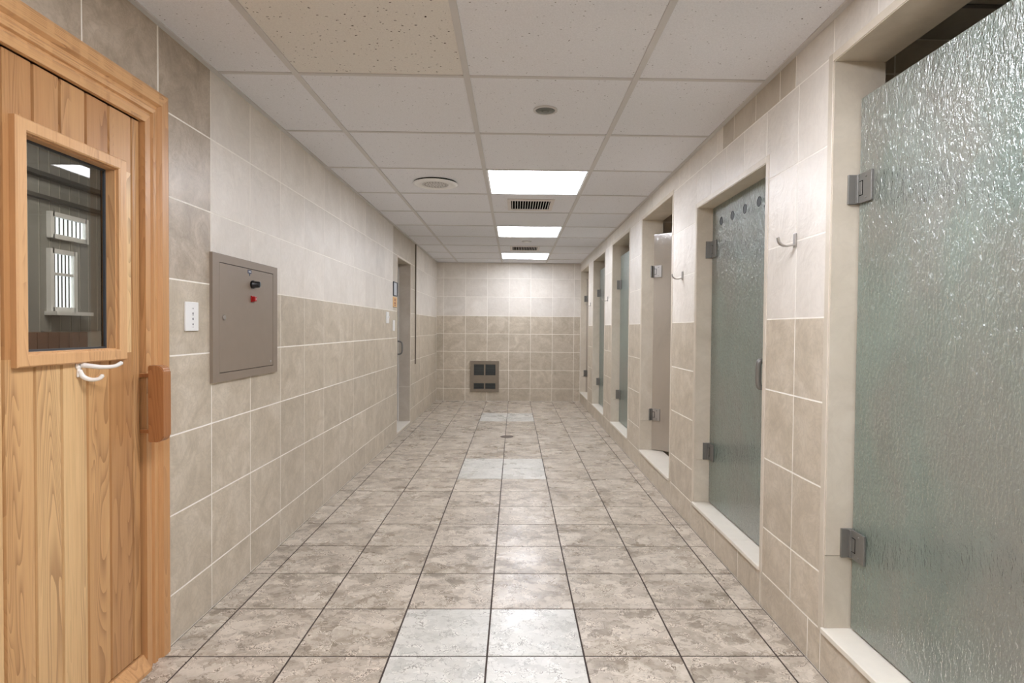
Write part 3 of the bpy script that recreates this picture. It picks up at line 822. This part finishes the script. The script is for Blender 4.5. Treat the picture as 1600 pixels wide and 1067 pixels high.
# ------------------------------------------------------------------ WALL HEATER
r = root('wall_heater', (-.502, YB, .422)); tag(r, 'taupe fan heater with four louvred openings in the end wall', 'heater')
m = MB(); hw, hz = .244, .264
g_ = [(-.185, -.012, -.01+.03, .205), (.012, .185, .02, .205), (-.185, -.012, -.215, -.115), (.012, .185, -.215, -.115)]
def minus(rects, o):
    return [q for rr in rects for q in sub_rect(rr, o)]
rects = [(-hw, hw, -hz, hz, (0,)*4)]
for o in g_: rects = minus(rects, o)
for a, b, c, d, _ in rects: m.box(a, b, -.022, -.004, c, d, M_HEAT)
m.box(-hw+.004, hw-.004, -.006, .0, -hz+.004, hz-.004, M_DARKG)
m.build('front_panel', r)
for (a, b, c, d) in g_:
    m = MB(); n = int((d-c)/.018)
    for i in range(n):
        z = c+(i+.5)*(d-c)/n; m.box(a, b, -.018, -.012, z-.0025, z+.0025, M_LOUV)
    m.build('louvre_grille', r)

# ------------------------------------------------------------------ FLOOR DRAIN
m = MB(); m.lathe([(.076, 0), (.076, .002), (.070, .003), (.062, .0025), (.030, .0025), (.028, .003)], (-.076, 6.645, 0), 'z', M_DRAIN, 40)
for i in range(8):
    a = R(45*i); m.lathe([(.006, .0025), (.006, .0031)], (-.076+.047*math.cos(a), 6.645+.047*math.sin(a), 0), 'z', M_BLACK, 10)
tag(m.build('floor_drain'), 'round brown metal drain in the middle of the tiled floor', 'drain')

# ------------------------------------------------------------------ CEILING LIGHTS
LAB = {2: 'ceiling light panel nearest the camera, the largest bright rectangle', 5: 'middle of the three bright ceiling light panels', 8: 'ceiling light panel closest to the end wall',
       -2: 'ceiling light panel overhead, just outside the top of the photo', -5: 'ceiling light panel behind the camera'}
for j in (2, 5, 8, -2, -5):
    y = CY+(j+.5)*CT; x = CX+.5*CT
    r = root('ceiling_light', (x, y, H)); tag(r, LAB[j], 'ceiling light', 'light panels in the ceiling')
    q = CT/2-.0137
    m = MB()
    for a, b, c, d in ((-q, -q+.012, -q, q), (q-.012, q, -q, q), (-q, q, -q, -q+.012), (-q, q, q-.012, q)): m.box(a, b, c, d, -.001, .011, M_WHITEP)
    m.build('frame', r)
    m = MB(); m.box(-q+.012, q-.012, -q+.012, q-.012, .002, .010, M_PANELS[j]); m.build('diffuser', r)

# ------------------------------------------------------------------ CEILING VENTS
def vent(y, lab):
    r = root('ceiling_vent', (.135, y, H)); tag(r, lab, 'air vent', 'louvred air vents in the ceiling')
    m = MB(); a, b = .205, .235; c, d = .172, .175
    for q in ((-a, -c, -b, b), (c, a, -b, b), (-c, c, -b, -d), (-c, c, d, b)): m.box(*q, -.005, .001, M_CTF, .001)
    m.box(-c, c, -d, d, -.0005, .0007, M_VOID); m.build('frame', r)  # flat black sheet paints the darkness behind the slats
    for i in range(15):
        x = -c+(i+.5)*2*c/15
        m = MB(); m.box(x-.0032, x+.0032, -d, d, -.004, -.001, M_TBAR); m.build('slat', r)
    return r
vent(5.245, 'louvred ceiling vent just beyond the nearest light panel')
vent(8.09, 'louvred ceiling vent just before the farthest light panel')
# ------------------------------------------------------------------ SPEAKER
r = root('ceiling_speaker', (-.617, 4.485, H)); tag(r, 'round pale ceiling speaker left of the nearest light panel', 'speaker')
m = MB(); m.lathe([(.163, .001), (.163, -.008)], (0,0,0), 'z', M_VOID, 48); m.lathe([(.155, -.008), (.171, -.009), (.172, -.013), (.150, -.019), (.102, -.017), (.100, -.012)], (0,0,0), 'z', M_WHITEP, 48); m.build('rim', r)
m = MB(); m.lathe([(.100, -.010), (.098, -.0155), (.05, -.0165), (.005, -.0168)], (0,0,0), 'z', M_TBAR, 40)
for rr_, nn in ((.03, 8), (.055, 14), (.08, 22)):
    for i in range(nn):
        a = 2*math.pi*i/nn; m.lathe([(.004, -.0158), (.004, -.0171)], (rr_*math.cos(a), rr_*math.sin(a), 0), 'z', M_DARKG, 6)
m.build('speaker_grille', r)
for sx in (-.135, .135):
    m = MB(); m.lathe([(.006, -.013), (.006, -.0155)], (sx, 0, 0), 'z', M_DARKG, 10); m.build('screw', r)
# ------------------------------------------------------------------ DOWNLIGHTS
def downlight(x, y, ro_, ri, lab, name, cat, dark=True):
    r = root(name, (x, y, H)); tag(r, lab, cat)
    m = MB(); m.lathe([(ro_, .001), (ro_, -.003), (ri+.002, -.006), (ri, -.003)], (0,0,0), 'z', M_TBAR, 40); m.build('trim_ring', r)
    m = MB(); m.lathe([(ri, -.0035), (ri*.85, -.0062), (.4*ri, -.0066), (.38*ri, -.010), (.3*ri, -.011)] if dark else [(ri, -.0035), (ri*.8, -.016), (ri*.3, -.02)], (0,0,0), 'z', M_REFL if dark else M_WHITEP, 40); m.build('reflector' if dark else 'dome', r)
downlight(.148, 2.972, .062, .049, 'small round grey recessed fitting in the ceiling nearest the camera', 'recessed_downlight', 'downlight')
downlight(.148, 7.43, .062, .045, 'small white round ceiling fitting between middle and farthest light panels', 'smoke_detector', 'detector', False)
